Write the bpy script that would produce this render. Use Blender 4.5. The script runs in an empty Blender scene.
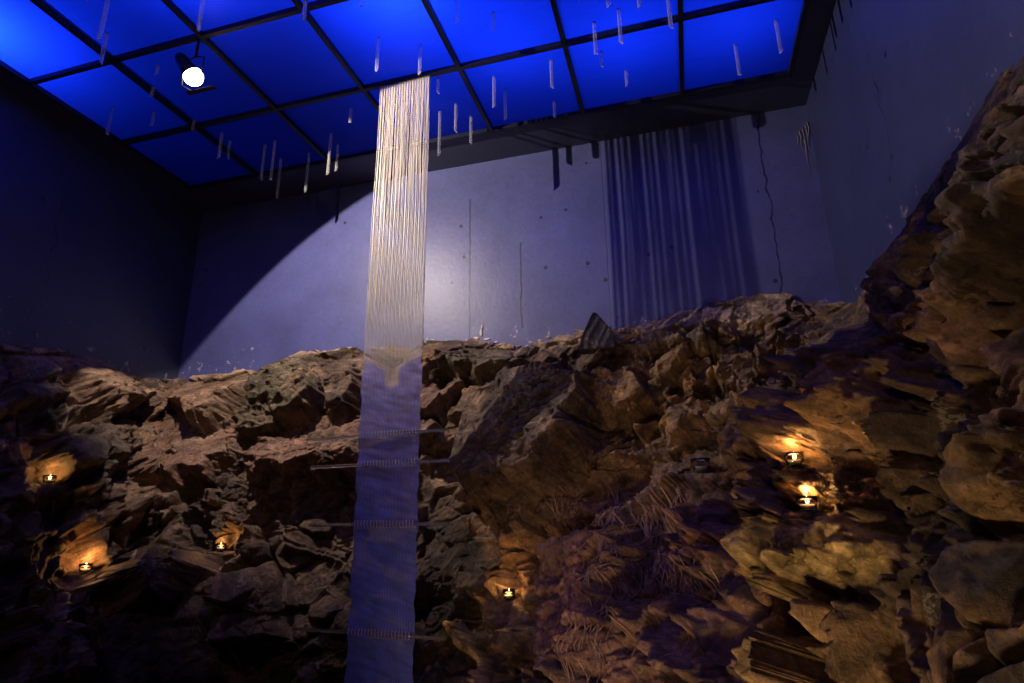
import bpy, bmesh, math, random
import numpy as np
from mathutils import Vector, Matrix, Quaternion
random.seed(7)
C = bpy.data.collections.new('scene'); bpy.context.scene.collection.children.link(C)
PI = math.pi
f32 = np.float32

# ------------------------------------------------------------------ camera
FPX = 597.0
PITCH, ROLL, YAW = math.radians(16.447), math.radians(-0.776), math.radians(-15.78)
CAM = np.array([0.0, 0.0, 1.6])
fw = np.array([math.sin(YAW)*math.cos(PITCH), math.cos(YAW)*math.cos(PITCH), math.sin(PITCH)])
ri = np.array([math.cos(YAW), -math.sin(YAW), 0.0]); up = np.cross(ri, fw)
ri2 = ri*math.cos(ROLL)+up*math.sin(ROLL); up2 = -ri*math.sin(ROLL)+up*math.cos(ROLL)
cd = bpy.data.cameras.new('camera'); cam = bpy.data.objects.new('camera', cd); C.objects.link(cam)
cd.sensor_width = 36; cd.lens = 36*FPX/1024; cd.clip_start = .05
M = Matrix((( ri2[0], up2[0], -fw[0], CAM[0]), (ri2[1], up2[1], -fw[1], CAM[1]), (ri2[2], up2[2], -fw[2], CAM[2]), (0,0,0,1)))
cam.matrix_world = M
bpy.context.scene.camera = cam
def ray(u, v):
    d = ri2*(u-512)/FPX - up2*(v-341.5)/FPX + fw
    return d/np.linalg.norm(d)

# ------------------------------------------------------------------ dimensions of the place
XL, XR, YB, YF, ZC = -6.03, 1.535, 5.887, -2.4, 5.66
PX = [1.30-1.0*i for i in range(8)]          # panel joints across
PY = [5.32, 4.33, 3.33, 2.33, 1.33, .33, -.67]

# ------------------------------------------------------------------ materials
def mat(name):
    m = bpy.data.materials.new(name); m.use_nodes = True
    nt = m.node_tree; nt.nodes.clear()
    out = nt.nodes.new('ShaderNodeOutputMaterial')
    return m, nt, out
def nd(nt, typ, **kw):
    n = nt.nodes.new(typ)
    for k, v in kw.items():
        if k.startswith('_'): setattr(n, k[1:], v)
        else: n.inputs[k.replace('__', ' ')].default_value = v
    return n
def lk(nt, a, b): nt.links.new(a, b)
def noise_bump(nt, p, scale=40, strength=.2, dist=.01, coords='Object', detail=6):
    tc = nd(nt, 'ShaderNodeTexCoord'); n = nd(nt, 'ShaderNodeTexNoise', Scale=scale, Detail=detail)
    lk(nt, tc.outputs[coords], n.inputs['Vector'])
    b = nd(nt, 'ShaderNodeBump', Strength=strength, Distance=dist)
    lk(nt, n.outputs['Fac'], b.inputs['Height']); lk(nt, b.outputs['Normal'], p.inputs['Normal'])
    return tc, n, b
def simple(name, col, rough=.6, metal=0, scale=30, bump=.15, var=.15, **kw):
    m, nt, out = mat(name)
    p = nd(nt, 'ShaderNodeBsdfPrincipled', Roughness=rough, Metallic=metal)
    tc, n, b = noise_bump(nt, p, scale, bump)
    r = nd(nt, 'ShaderNodeMix', _data_type='RGBA')
    r.inputs['A'].default_value = (*[c*(1-var) for c in col], 1); r.inputs['B'].default_value = (*[min(1, c*(1+var)) for c in col], 1)
    lk(nt, n.outputs['Fac'], r.inputs['Factor']); lk(nt, r.outputs['Result'], p.inputs['Base Color'])
    for k, v in kw.items(): p.inputs[k.replace('_', ' ')].default_value = v
    lk(nt, p.outputs[0], out.inputs[0])
    return m

def painted_concrete(name, base, axis, joints=(), white=1.0):
    """blue painted concrete: worn paint, blow holes, board joints, chips of bare plaster above the rock"""
    m, nt, out = mat(name)
    p = nd(nt, 'ShaderNodeBsdfPrincipled', Roughness=.42)
    tc = nd(nt, 'ShaderNodeTexCoord')
    co = tc.outputs['Object']
    n1 = nd(nt, 'ShaderNodeTexNoise', Scale=1.6, Detail=8, Roughness=.65); lk(nt, co, n1.inputs['Vector'])
    n2 = nd(nt, 'ShaderNodeTexNoise', Scale=22, Detail=6, Roughness=.7); lk(nt, co, n2.inputs['Vector'])
    cr = nd(nt, 'ShaderNodeValToRGB'); cr.color_ramp.elements[0].position = .3; cr.color_ramp.elements[1].position = .72
    cr.color_ramp.elements[0].color = (*[c*.70 for c in base], 1); cr.color_ramp.elements[1].color = (*[c*1.25 for c in base], 1)
    mx = nd(nt, 'ShaderNodeMath', _operation='MULTIPLY_ADD'); mx.inputs[1].default_value = .35; 
    lk(nt, n2.outputs['Fac'], mx.inputs[0]); 
    sc = nd(nt, 'ShaderNodeMath', _operation='MULTIPLY'); sc.inputs[1].default_value = .65; lk(nt, n1.outputs['Fac'], sc.inputs[0])
    lk(nt, sc.outputs[0], mx.inputs[2]); lk(nt, mx.outputs[0], cr.inputs['Fac'])
    col = cr.outputs['Color']
    # blow holes
    v = nd(nt, 'ShaderNodeTexVoronoi', Scale=3.2, Randomness=1); lk(nt, co, v.inputs['Vector'])
    h1 = nd(nt, 'ShaderNodeMath', _operation='LESS_THAN'); h1.inputs[1].default_value = .075; lk(nt, v.outputs['Distance'], h1.inputs[0])
    v2 = nd(nt, 'ShaderNodeTexVoronoi', Scale=14, Randomness=1); lk(nt, co, v2.inputs['Vector'])
    h2 = nd(nt, 'ShaderNodeMath', _operation='LESS_THAN'); h2.inputs[1].default_value = .075; lk(nt, v2.outputs['Distance'], h2.inputs[0])
    nm = nd(nt, 'ShaderNodeTexNoise', Scale=1.1, Detail=2); lk(nt, co, nm.inputs['Vector'])
    hm = nd(nt, 'ShaderNodeMath', _operation='GREATER_THAN'); hm.inputs[1].default_value = .48; lk(nt, nm.outputs['Fac'], hm.inputs[0])
    h2m = nd(nt, 'ShaderNodeMath', _operation='MULTIPLY'); lk(nt, h2.outputs[0], h2m.inputs[0]); lk(nt, hm.outputs[0], h2m.inputs[1])
    hh = nd(nt, 'ShaderNodeMath', _operation='MAXIMUM'); lk(nt, h1.outputs[0], hh.inputs[0]); lk(nt, h2m.outputs[0], hh.inputs[1])
    sep = nd(nt, 'ShaderNodeSeparateXYZ'); lk(nt, co, sep.inputs[0])
    hcur = hh.outputs[0]
    for (x, z0, z1, w, wob) in joints:
        wn = nd(nt, 'ShaderNodeTexNoise', Scale=5, Detail=5); lk(nt, co, wn.inputs['Vector'])
        a1 = nd(nt, 'ShaderNodeMath', _operation='MULTIPLY_ADD'); a1.inputs[1].default_value = wob; lk(nt, wn.outputs['Fac'], a1.inputs[0]); lk(nt, sep.outputs[axis], a1.inputs[2])
        a2 = nd(nt, 'ShaderNodeMath', _operation='SUBTRACT'); a2.inputs[1].default_value = x+wob*.5; lk(nt, a1.outputs[0], a2.inputs[0])
        a3 = nd(nt, 'ShaderNodeMath', _operation='ABSOLUTE'); lk(nt, a2.outputs[0], a3.inputs[0])
        # crack frays out: width from noise
        wv = nd(nt, 'ShaderNodeMath', _operation='MULTIPLY'); wv.inputs[1].default_value = w*2; lk(nt, n2.outputs['Fac'], wv.inputs[0])
        a4 = nd(nt, 'ShaderNodeMath', _operation='LESS_THAN'); lk(nt, a3.outputs[0], a4.inputs[0]); lk(nt, wv.outputs[0], a4.inputs[1])
        b1 = nd(nt, 'ShaderNodeMath', _operation='GREATER_THAN'); b1.inputs[1].default_value = z0; lk(nt, sep.outputs['Z'], b1.inputs[0])
        b2 = nd(nt, 'ShaderNodeMath', _operation='LESS_THAN'); b2.inputs[1].default_value = z1; lk(nt, sep.outputs['Z'], b2.inputs[0])
        c1 = nd(nt, 'ShaderNodeMath', _operation='MULTIPLY'); lk(nt, b1.outputs[0], c1.inputs[0]); lk(nt, b2.outputs[0], c1.inputs[1])
        c2 = nd(nt, 'ShaderNodeMath', _operation='MULTIPLY'); lk(nt, a4.outputs[0], c2.inputs[0]); lk(nt, c1.outputs[0], c2.inputs[1])
        c3 = nd(nt, 'ShaderNodeMath', _operation='MAXIMUM'); lk(nt, hcur, c3.inputs[0]); lk(nt, c2.outputs[0], c3.inputs[1]); hcur = c3.outputs[0]
    dk = nd(nt, 'ShaderNodeMix', _data_type='RGBA'); dk.inputs['B'].default_value = (base[0]*.25, base[1]*.25, base[2]*.3, 1)
    lk(nt, hcur, dk.inputs['Factor']); lk(nt, col, dk.inputs['A'])
    # bare chips low down, where the wall meets the rock
    n3 = nd(nt, 'ShaderNodeTexNoise', Scale=9, Detail=9, Roughness=.75); lk(nt, co, n3.inputs['Vector'])
    mr = nd(nt, 'ShaderNodeMapRange'); mr.inputs['From Min'].default_value = 3.5; mr.inputs['From Max'].default_value = 3.95
    mr.inputs['To Min'].default_value = .6; mr.inputs['To Max'].default_value = .8; lk(nt, sep.outputs['Z'], mr.inputs['Value'])
    ch = nd(nt, 'ShaderNodeMath', _operation='GREATER_THAN'); lk(nt, n3.outputs['Fac'], ch.inputs[0]); lk(nt, mr.outputs[0], ch.inputs[1])
    cm = nd(nt, 'ShaderNodeMath', _operation='MULTIPLY'); cm.inputs[1].default_value = white; lk(nt, ch.outputs[0], cm.inputs[0])
    wh = nd(nt, 'ShaderNodeMix', _data_type='RGBA'); wh.inputs['B'].default_value = (.5, .45, .42, 1)
    lk(nt, cm.outputs[0], wh.inputs['Factor']); lk(nt, dk.outputs['Result'], wh.inputs['A'])
    lk(nt, wh.outputs['Result'], p.inputs['Base Color'])
    hs = nd(nt, 'ShaderNodeMath', _operation='MULTIPLY'); hs.inputs[1].default_value = -2.5; lk(nt, hcur, hs.inputs[0])
    ha = nd(nt, 'ShaderNodeMath', _operation='ADD'); lk(nt, hs.outputs[0], ha.inputs[0]); lk(nt, n1.outputs['Fac'], ha.inputs[1])
    hb = nd(nt, 'ShaderNodeMath', _operation='MULTIPLY_ADD'); hb.inputs[1].default_value = .5; lk(nt, n2.outputs['Fac'], hb.inputs[0]); lk(nt, ha.outputs[0], hb.inputs[2])
    b = nd(nt, 'ShaderNodeBump', Strength=.3, Distance=.02); lk(nt, hb.outputs[0], b.inputs['Height']); lk(nt, b.outputs[0], p.inputs['Normal'])
    lk(nt, p.outputs[0], out.inputs[0])
    return m

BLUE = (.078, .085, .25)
M_back = painted_concrete('blue_concrete_back', BLUE, 'X', joints=[(-2.149, 3.3, 5.2, .008, .03), (-1.55, 3.55, 4.55, .009, .05), (-.60, 3.3, 5.66, .0035, .01), (1.05, 3.3, 5.66, .008, .16)])  # thin third line draws the edge of the hanging's cast shadow
M_left = painted_concrete('shaded_concrete_left', (.028, .034, .085), 'Y', joints=[(4.1, 3.9, 5.0, .006, .3)], white=.4)  # shade on the left wall put into a darker wall colour
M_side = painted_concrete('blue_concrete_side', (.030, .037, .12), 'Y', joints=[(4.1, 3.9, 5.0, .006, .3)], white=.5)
M_soffit = simple('dark_soffit_paint', (.03, .032, .07), .5, 0, 8, .2, .25)
M_bar = simple('dark_ceiling_bar', (.012, .014, .03), .45, .3, 30, .05)
M_steel = simple('black_lamp_metal', (.02, .02, .022), .4, .8)
M_floor = simple('floor_concrete', (.10, .085, .08), .7, 0, 6, .3, .3)
M_cavity = simple('lightbox_white', (.30, .31, .34), .8, 0, 10, .05, .02)
M_wax = simple('candle_wax', (.8, .62, .42), .5, 0, 60, .05, .05)
M_wick = simple('charred_wick', (.02, .015, .01), .9)
M_tin = simple('tealight_tin', (.6, .6, .6), .35, .9)

def glass(name, col=(1, 1, 1), rough=.03, ior=1.49, milk=0):
    m, nt, out = mat(name)
    p = nd(nt, 'ShaderNodeBsdfPrincipled', Roughness=rough, IOR=ior)
    p.inputs['Transmission Weight'].default_value = 1; p.inputs['Base Color'].default_value = (*col, 1)
    noise_bump(nt, p, 60, .05, .002); last = p
    if milk:      # milky scattering mixed in to make the clear rods brighter
        a_ = nd(nt, 'ShaderNodeBsdfTranslucent'); a_.inputs['Color'].default_value = (.95, .93, .9, 1)
        b_ = nd(nt, 'ShaderNodeBsdfDiffuse'); b_.inputs['Color'].default_value = (.95, .93, .9, 1)
        c_ = nd(nt, 'ShaderNodeMixShader', Fac=.5); lk(nt, a_.outputs[0], c_.inputs[1]); lk(nt, b_.outputs[0], c_.inputs[2])
        last = nd(nt, 'ShaderNodeMixShader', Fac=milk); lk(nt, p.outputs[0], last.inputs[1]); lk(nt, c_.outputs[0], last.inputs[2])
    lk(nt, last.outputs[0], out.inputs[0]); return m
M_acryl = glass('clear_acrylic', (.95, .96, .97), .15, 1.3, .22)
M_rodcl = glass('clear_rod', (.97, .97, .97), .05, 1.3, .11)
M_cup = glass('thin_glass', (.98, .96, .93), .02, 1.45)

def emis(name, col, s):
    m, nt, out = mat(name)
    e = nd(nt, 'ShaderNodeEmission', Strength=s); e.inputs['Color'].default_value = (*col, 1)
    lk(nt, e.outputs[0], out.inputs[0]); return m
M_flame = emis('candle_flame', (1, .55, .16), 60)
M_bulb = emis('lamp_bulb', (1, .82, .60), 14)

# backlit sheet: blue diffusing acrylic, light comes only from the tubes above it
m, nt, out = mat('blue_diffuser_sheet'); M_panel = m
tr = nd(nt, 'ShaderNodeBsdfTranslucent'); tr.inputs['Color'].default_value = (.035, .12, .95, 1)
gl = nd(nt, 'ShaderNodeBsdfPrincipled', Roughness=.35); gl.inputs['Base Color'].default_value = (.02, .04, .25, 1)
tc = nd(nt, 'ShaderNodeTexCoord'); n = nd(nt, 'ShaderNodeTexNoise', Scale=3, Detail=4); mp = nd(nt, 'ShaderNodeMapping'); mp.inputs['Scale'].default_value = (1, 6, 1)
lk(nt, tc.outputs['Object'], mp.inputs['Vector']); lk(nt, mp.outputs[0], n.inputs['Vector'])
cr = nd(nt, 'ShaderNodeMix', _data_type='RGBA'); cr.inputs['A'].default_value = (.010, .045, .85, 1); cr.inputs['B'].default_value = (.014, .06, 1, 1)
lk(nt, n.outputs['Fac'], cr.inputs['Factor']); lk(nt, cr.outputs['Result'], tr.inputs['Color'])
mx = nd(nt, 'ShaderNodeMixShader', Fac=.15); lk(nt, tr.outputs[0], mx.inputs[1]); lk(nt, gl.outputs[0], mx.inputs[2]); lk(nt, mx.outputs[0], out.inputs[0])

# woven blue gauze
m, nt, out = mat('blue_woven_gauze'); M_gauze = m
p = nd(nt, 'ShaderNodeBsdfPrincipled', Roughness=.45); p.inputs['Sheen Weight'].default_value = .1
tcn = nd(nt, 'ShaderNodeTexCoord'); uvs = nd(nt, 'ShaderNodeSeparateXYZ'); lk(nt, tcn.outputs['UV'], uvs.inputs[0])
att = nd(nt, 'ShaderNodeAttribute', _attribute_name='tint')
def wave(sock, freq):
    a = nd(nt, 'ShaderNodeMath', _operation='MULTIPLY'); a.inputs[1].default_value = freq*2*PI; lk(nt, sock, a.inputs[0])
    s = nd(nt, 'ShaderNodeMath', _operation='SINE'); lk(nt, a.outputs[0], s.inputs[0]); return s.outputs[0]
wx = wave(uvs.outputs['X'], 44); wy = wave(uvs.outputs['Y'], 260)
nz = nd(nt, 'ShaderNodeTexNoise', Scale=1, Detail=5); mpp = nd(nt, 'ShaderNodeMapping'); mpp.inputs['Scale'].default_value = (6, 26, 1)
lk(nt, tcn.outputs['UV'], mpp.inputs['Vector']); lk(nt, mpp.outputs[0], nz.inputs['Vector'])
ad = nd(nt, 'ShaderNodeMath', _operation='MULTIPLY_ADD'); ad.inputs[1].default_value = .28; lk(nt, wx, ad.inputs[0])
a2 = nd(nt, 'ShaderNodeMath', _operation='MULTIPLY_ADD'); a2.inputs[1].default_value = .9; a2.inputs[2].default_value = .05; lk(nt, nz.outputs['Fac'], a2.inputs[0]); lk(nt, a2.outputs[0], ad.inputs[2])
rmp = nd(nt, 'ShaderNodeMapRange'); rmp.inputs['To Min'].default_value = .55; rmp.inputs['To Max'].default_value = 1.35; lk(nt, ad.outputs[0], rmp.inputs['Value'])
vm = nd(nt, 'ShaderNodeVectorMath', _operation='SCALE'); lk(nt, att.outputs['Color'], vm.inputs[0]); lk(nt, rmp.outputs[0], vm.inputs['Scale'])
lk(nt, vm.outputs[0], p.inputs['Base Color'])
bmp = nd(nt, 'ShaderNodeBump', Strength=.4, Distance=.004); lk(nt, ad.outputs[0], bmp.inputs['Height']); lk(nt, bmp.outputs[0], p.inputs['Normal'])
tl = nd(nt, 'ShaderNodeBsdfTranslucent'); lk(nt, vm.outputs[0], tl.inputs['Color'])
tp = nd(nt, 'ShaderNodeBsdfTransparent')
m1 = nd(nt, 'ShaderNodeMixShader', Fac=.3); lk(nt, p.outputs[0], m1.inputs[1]); lk(nt, tl.outputs[0], m1.inputs[2])
hol = nd(nt, 'ShaderNodeMapRange'); hol.inputs['From Min'].default_value = -1; hol.inputs['To Min'].default_value = .24; hol.inputs['To Max'].default_value = .04
lk(nt, wx, hol.inputs['Value'])
m2 = nd(nt, 'ShaderNodeMixShader'); lk(nt, hol.outputs[0], m2.inputs[0]); lk(nt, m1.outputs[0], m2.inputs[1]); lk(nt, tp.outputs[0], m2.inputs[2]); lk(nt, m2.outputs[0], out.inputs[0])
M_thread = simple('cream_thread', (.62, .56, .48), .5, 0, 200, .05, .1)
M_coil = simple('pale_stitch_thread', (.62, .55, .5), .4, 0, 200, .05, .1)

# rock
def rock_mat(name, use_attr=True, col=(.2, .15, .12)):
    m, nt, out = mat(name)
    p = nd(nt, 'ShaderNodeBsdfPrincipled'); p.inputs['Specular IOR Level'].default_value = .45
    tc = nd(nt, 'ShaderNodeTexCoord'); co = tc.outputs['Object']
    if use_attr:
        at = nd(nt, 'ShaderNodeAttribute', _attribute_name='tint'); base = at.outputs['Color']
    else:
        rg = nd(nt, 'ShaderNodeRGB'); rg.outputs[0].default_value = (*col, 1); base = rg.outputs[0]
    n1 = nd(nt, 'ShaderNodeTexNoise', Scale=5, Detail=12, Roughness=.72, Distortion=.1); lk(nt, co, n1.inputs['Vector'])
    n2 = nd(nt, 'ShaderNodeTexNoise', Scale=34, Detail=8, Roughness=.7); lk(nt, co, n2.inputs['Vector'])
    ml = nd(nt, 'ShaderNodeMath', _operation='MULTIPLY'); lk(nt, n1.outputs['Fac'], ml.inputs[0]); lk(nt, n2.outputs['Fac'], ml.inputs[1])
    mr = nd(nt, 'ShaderNodeMapRange'); mr.inputs['From Min'].default_value = .12; mr.inputs['From Max'].default_value = .4
    mr.inputs['To Min'].default_value = .35; mr.inputs['To Max'].default_value = 1.7; lk(nt, ml.outputs[0], mr.inputs['Value'])
    sc = nd(nt, 'ShaderNodeVectorMath', _operation='SCALE'); lk(nt, base, sc.inputs[0]); lk(nt, mr.outputs[0], sc.inputs['Scale'])
    # thin pale veins
    v = nd(nt, 'ShaderNodeTexVoronoi', _feature='DISTANCE_TO_EDGE', Scale=1.7); 
    dn = nd(nt, 'ShaderNodeVectorMath', _operation='SCALE'); dn.inputs['Scale'].default_value = .35; lk(nt, n1.outputs['Color'], dn.inputs[0])
    av = nd(nt, 'ShaderNodeVectorMath', _operation='ADD'); lk(nt, co, av.inputs[0]); lk(nt, dn.outputs[0], av.inputs[1]); lk(nt, av.outputs[0], v.inputs['Vector'])
    lt = nd(nt, 'ShaderNodeMapRange'); lt.inputs['From Min'].default_value = .004; lt.inputs['From Max'].default_value = .014; lt.inputs['To Min'].default_value = .55; lt.inputs['To Max'].default_value = 0; lk(nt, v.outputs['Distance'], lt.inputs['Value'])
    vn = nd(nt, 'ShaderNodeTexNoise', Scale=2.3, Detail=2); lk(nt, co, vn.inputs['Vector'])
    vr = nd(nt, 'ShaderNodeMapRange'); vr.inputs['From Min'].default_value = .5; vr.inputs['From Max'].default_value = .6; lk(nt, vn.outputs['Fac'], vr.inputs['Value'])
    vv = nd(nt, 'ShaderNodeMath', _operation='MULTIPLY'); lk(nt, lt.outputs[0], vv.inputs[0]); lk(nt, vr.outputs[0], vv.inputs[1])
    mv = nd(nt, 'ShaderNodeMix', _data_type='RGBA'); mv.inputs['B'].default_value = (.42, .34, .28, 1); lk(nt, vv.outputs[0], mv.inputs['Factor']); lk(nt, sc.outputs[0], mv.inputs['A'])
    v3 = nd(nt, 'ShaderNodeTexVoronoi', _feature='DISTANCE_TO_EDGE', Scale=5.5); lk(nt, av.outputs[0], v3.inputs['Vector'])
    ck = nd(nt, 'ShaderNodeMapRange'); ck.inputs['From Min'].default_value = .0; ck.inputs['From Max'].default_value = .035; ck.inputs['To Min'].default_value = 1; ck.inputs['To Max'].default_value = 0; lk(nt, v3.outputs['Distance'], ck.inputs['Value'])
    vk = nd(nt, 'ShaderNodeMapRange'); vk.inputs['From Min'].default_value = .48; vk.inputs['From Max'].default_value = .40; lk(nt, vn.outputs['Fac'], vk.inputs['Value'])
    ckm = nd(nt, 'ShaderNodeMath', _operation='MULTIPLY'); lk(nt, ck.outputs[0], ckm.inputs[0]); lk(nt, vk.outputs[0], ckm.inputs[1])
    n5 = nd(nt, 'ShaderNodeTexNoise', Scale=11, Detail=8, Roughness=.75); lk(nt, co, n5.inputs['Vector'])
    b5 = nd(nt, 'ShaderNodeMapRange'); b5.inputs['From Min'].default_value = .55; b5.inputs['From Max'].default_value = .68; b5.inputs['To Max'].default_value = .45; lk(nt, n5.outputs['Fac'], b5.inputs['Value'])
    l5 = nd(nt, 'ShaderNodeVectorMath', _operation='SCALE'); l5.inputs['Scale'].default_value = 2.6; lk(nt, base, l5.inputs[0])
    m5 = nd(nt, 'ShaderNodeMix', _data_type='RGBA'); lk(nt, b5.outputs[0], m5.inputs['Factor']); lk(nt, mv.outputs['Result'], m5.inputs['A']); lk(nt, l5.outputs[0], m5.inputs['B'])
    lk(nt, m5.outputs['Result'], p.inputs['Base Color'])
    rr = nd(nt, 'ShaderNodeMapRange'); rr.inputs['From Min'].default_value = .3; rr.inputs['From Max'].default_value = .7; rr.inputs['To Min'].default_value = .35; rr.inputs['To Max'].default_value = .85
    lk(nt, n1.outputs['Fac'], rr.inputs['Value']); lk(nt, rr.outputs[0], p.inputs['Roughness'])
    hb = nd(nt, 'ShaderNodeMath', _operation='MULTIPLY_ADD'); hb.inputs[1].default_value = .3; lk(nt, n2.outputs['Fac'], hb.inputs[0]); lk(nt, n1.outputs['Fac'], hb.inputs[2])
    hc = nd(nt, 'ShaderNodeMath', _operation='MULTIPLY_ADD'); hc.inputs[1].default_value = -.35; lk(nt, ckm.outputs[0], hc.inputs[0]); lk(nt, hb.outputs[0], hc.inputs[2])
    b = nd(nt, 'ShaderNodeBump', Strength=.85, Distance=.06); lk(nt, hc.outputs[0], b.inputs['Height']); lk(nt, b.outputs[0], p.inputs['Normal'])
    lk(nt, p.outputs[0], out.inputs[0]); return m
M_rock = rock_mat('fractured_bedrock')

# ------------------------------------------------------------------ mesh helpers
def obj(name, bm, m, parent=None, smooth=False):
    me = bpy.data.meshes.new(name)
    if isinstance(bm, bmesh.types.BMesh):
        bmesh.ops.recalc_face_normals(bm, faces=bm.faces); bm.to_mesh(me); bm.free()
    o = bpy.data.objects.new(name, me); C.objects.link(o)
    me.materials.append(m)
    if smooth:
        for p_ in me.polygons: p_.use_smooth = True
    if parent: o.parent = parent
    return o
def box(bm, a, b):
    vs = [bm.verts.new((x, y, z)) for x in (a[0], b[0]) for y in (a[1], b[1]) for z in (a[2], b[2])]
    for f in ((0,1,3,2), (4,6,7,5), (0,4,5,1), (2,3,7,6), (0,2,6,4), (1,5,7,3)): bm.faces.new([vs[i] for i in f])
def boxobj(name, a, b, m, parent=None, bevel=0):
    bm = bmesh.new(); box(bm, a, b)
    if bevel: bmesh.ops.bevel(bm, geom=bm.edges[:], offset=bevel, segments=2, affect='EDGES')
    return obj(name, bm, m, parent)
def struct(o): o['kind'] = 'structure'; return o
def lathe(bm, prof, seg=24, close=False):
    rings = []
    for r, z in prof:
        rings.append([bm.verts.new((r*math.cos(2*PI*k/seg), r*math.sin(2*PI*k/seg), z)) for k in range(seg)] if r > 1e-6 else [bm.verts.new((0, 0, z))])
    n = len(rings)
    for i in range(n if close else n-1):
        A, B = rings[i], rings[(i+1) % n]
        for k in range(seg):
            k2 = (k+1) % seg
            if len(A) == 1 and len(B) > 1: bm.faces.new((A[0], B[k], B[k2]))
            elif len(B) == 1 and len(A) > 1: bm.faces.new((A[k], A[k2], B[0]))
            elif len(A) > 1: bm.faces.new((A[k], A[k2], B[k2], B[k]))
def tube(bm, pts, r, seg=8, caps=True):
    pts = [Vector(p) for p in pts]; rings = []
    t0 = (pts[1]-pts[0]).normalized(); nrm = t0.orthogonal().normalized()
    for i, p_ in enumerate(pts):
        t = (pts[min(i+1, len(pts)-1)]-pts[max(i-1, 0)]).normalized()
        nrm = (nrm - t*nrm.dot(t)).normalized(); bn = t.cross(nrm)
        rr = r[i] if isinstance(r, (list, tuple)) else r
        rings.append([bm.verts.new(p_ + (nrm*math.cos(2*PI*k/seg)+bn*math.sin(2*PI*k/seg))*rr) for k in range(seg)])
    for A, B in zip(rings, rings[1:]):
        for k in range(seg): bm.faces.new((A[k], A[(k+1) % seg], B[(k+1) % seg], B[k]))
    if caps: bm.faces.new(rings[0][::-1]); bm.faces.new(rings[-1])
    return rings
def thing(name, label, cat, loc, group=None):
    o = bpy.data.objects.new(name, None); C.objects.link(o); o.location = loc; o.empty_display_size = .1
    o['label'] = label; o['category'] = cat
    if group: o['group'] = group
    return o
def tag(o, label, cat, group=None, kind=None):
    o['label'] = label; o['category'] = cat
    if group: o['group'] = group
    if kind: o['kind'] = kind
    return o

# ------------------------------------------------------------------ room shell
T = .3
TOP = ZC + .75
struct(boxobj('floor', (XL-T, YF-T, -.2), (XR+T, YB+T, 0), M_floor))
struct(boxobj('wall_back', (XL-T, YB, 0), (XR+T, YB+T, TOP), M_back))
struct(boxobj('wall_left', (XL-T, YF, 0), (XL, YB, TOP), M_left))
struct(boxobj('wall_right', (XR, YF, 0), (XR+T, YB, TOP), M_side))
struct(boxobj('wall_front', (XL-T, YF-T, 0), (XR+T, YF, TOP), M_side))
# soffit band round the panels and the lid of the light box
bm = bmesh.new()
x0, x1, y0, y1 = PX[-1], PX[0], PY[-1], PY[0]
box(bm, (XL, y1, ZC), (XR, YB, ZC+.12)); box(bm, (XL, YF, ZC), (XR, y0, ZC+.12))
box(bm, (XL, y0, ZC), (x0, y1, ZC+.12)); box(bm, (x1, y0, ZC), (XR, y1, ZC+.12))
struct(obj('ceiling', bm, M_soffit))
bm = bmesh.new()
box(bm, (XL, YF, TOP-.08), (XR, YB, TOP))
for (a, b) in (((x0-.1, y1, ZC+.12), (x1+.1, y1+.1, TOP-.08)), ((x0-.1, y0-.1, ZC+.12), (x1+.1, y0, TOP-.08)), ((x0-.1, y0, ZC+.12), (x0, y1, TOP-.08)), ((x1, y0, ZC+.12), (x1+.1, y1, TOP-.08))): box(bm, a, b)
o = struct(obj('trim_1', bm, M_cavity))
# grid bars carrying the panels
bm = bmesh.new()
bw = .02
for x in PX: box(bm, (x-bw, y0-bw, ZC-.035), (x+bw, y1+bw, ZC+.03))
for y in PY:
    for xa, xb in zip(PX[1:], PX[:-1]): box(bm, (xa+bw, y-bw, ZC-.034), (xb-bw, y+bw, ZC+.03))
tag(obj('ceiling_grid', bm, M_bar), 'dark metal bar grid holding the glowing blue ceiling panels', 'ceiling grid')
# panels
ordn = ['first', 'second', 'third', 'fourth', 'fifth', 'sixth', 'seventh']
rown = ['in the row nearest the back wall', 'in the second row from the back wall', 'in the third row from the back wall']
for j in range(3):
    for i in range(7):
        bm = bmesh.new()
        a, b = (PX[i+1]+bw*.5, PY[j+1]+bw*.5), (PX[i]-bw*.5, PY[j]-bw*.5)
        vs = [bm.verts.new((x-(a[0]+b[0])/2, y-(a[1]+b[1])/2, 0)) for x, y in ((a[0], a[1]), (b[0], a[1]), (b[0], b[1]), (a[0], b[1]))]
        bm.faces.new(vs)
        o = obj('ceiling_panel', bm, M_panel); o.location = ((a[0]+b[0])/2, (a[1]+b[1])/2, ZC+.012)
        tag(o, 'backlit blue ceiling panel %s, %s from the right wall' % (rown[j], ordn[i]), 'ceiling panel', 'backlit blue ceiling panels')
bm = bmesh.new()
for j in range(3, 6):
    for i in range(7):
        a, b = (PX[i+1]+bw*.5, PY[j+1]+bw*.5), (PX[i]-bw*.5, PY[j]-bw*.5)
        bm.faces.new([bm.verts.new((x, y, ZC+.012)) for x, y in ((a[0], a[1]), (b[0], a[1]), (b[0], b[1]), (a[0], b[1]))])
struct(obj('ceiling_light_sheets', bm, M_panel))

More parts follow.
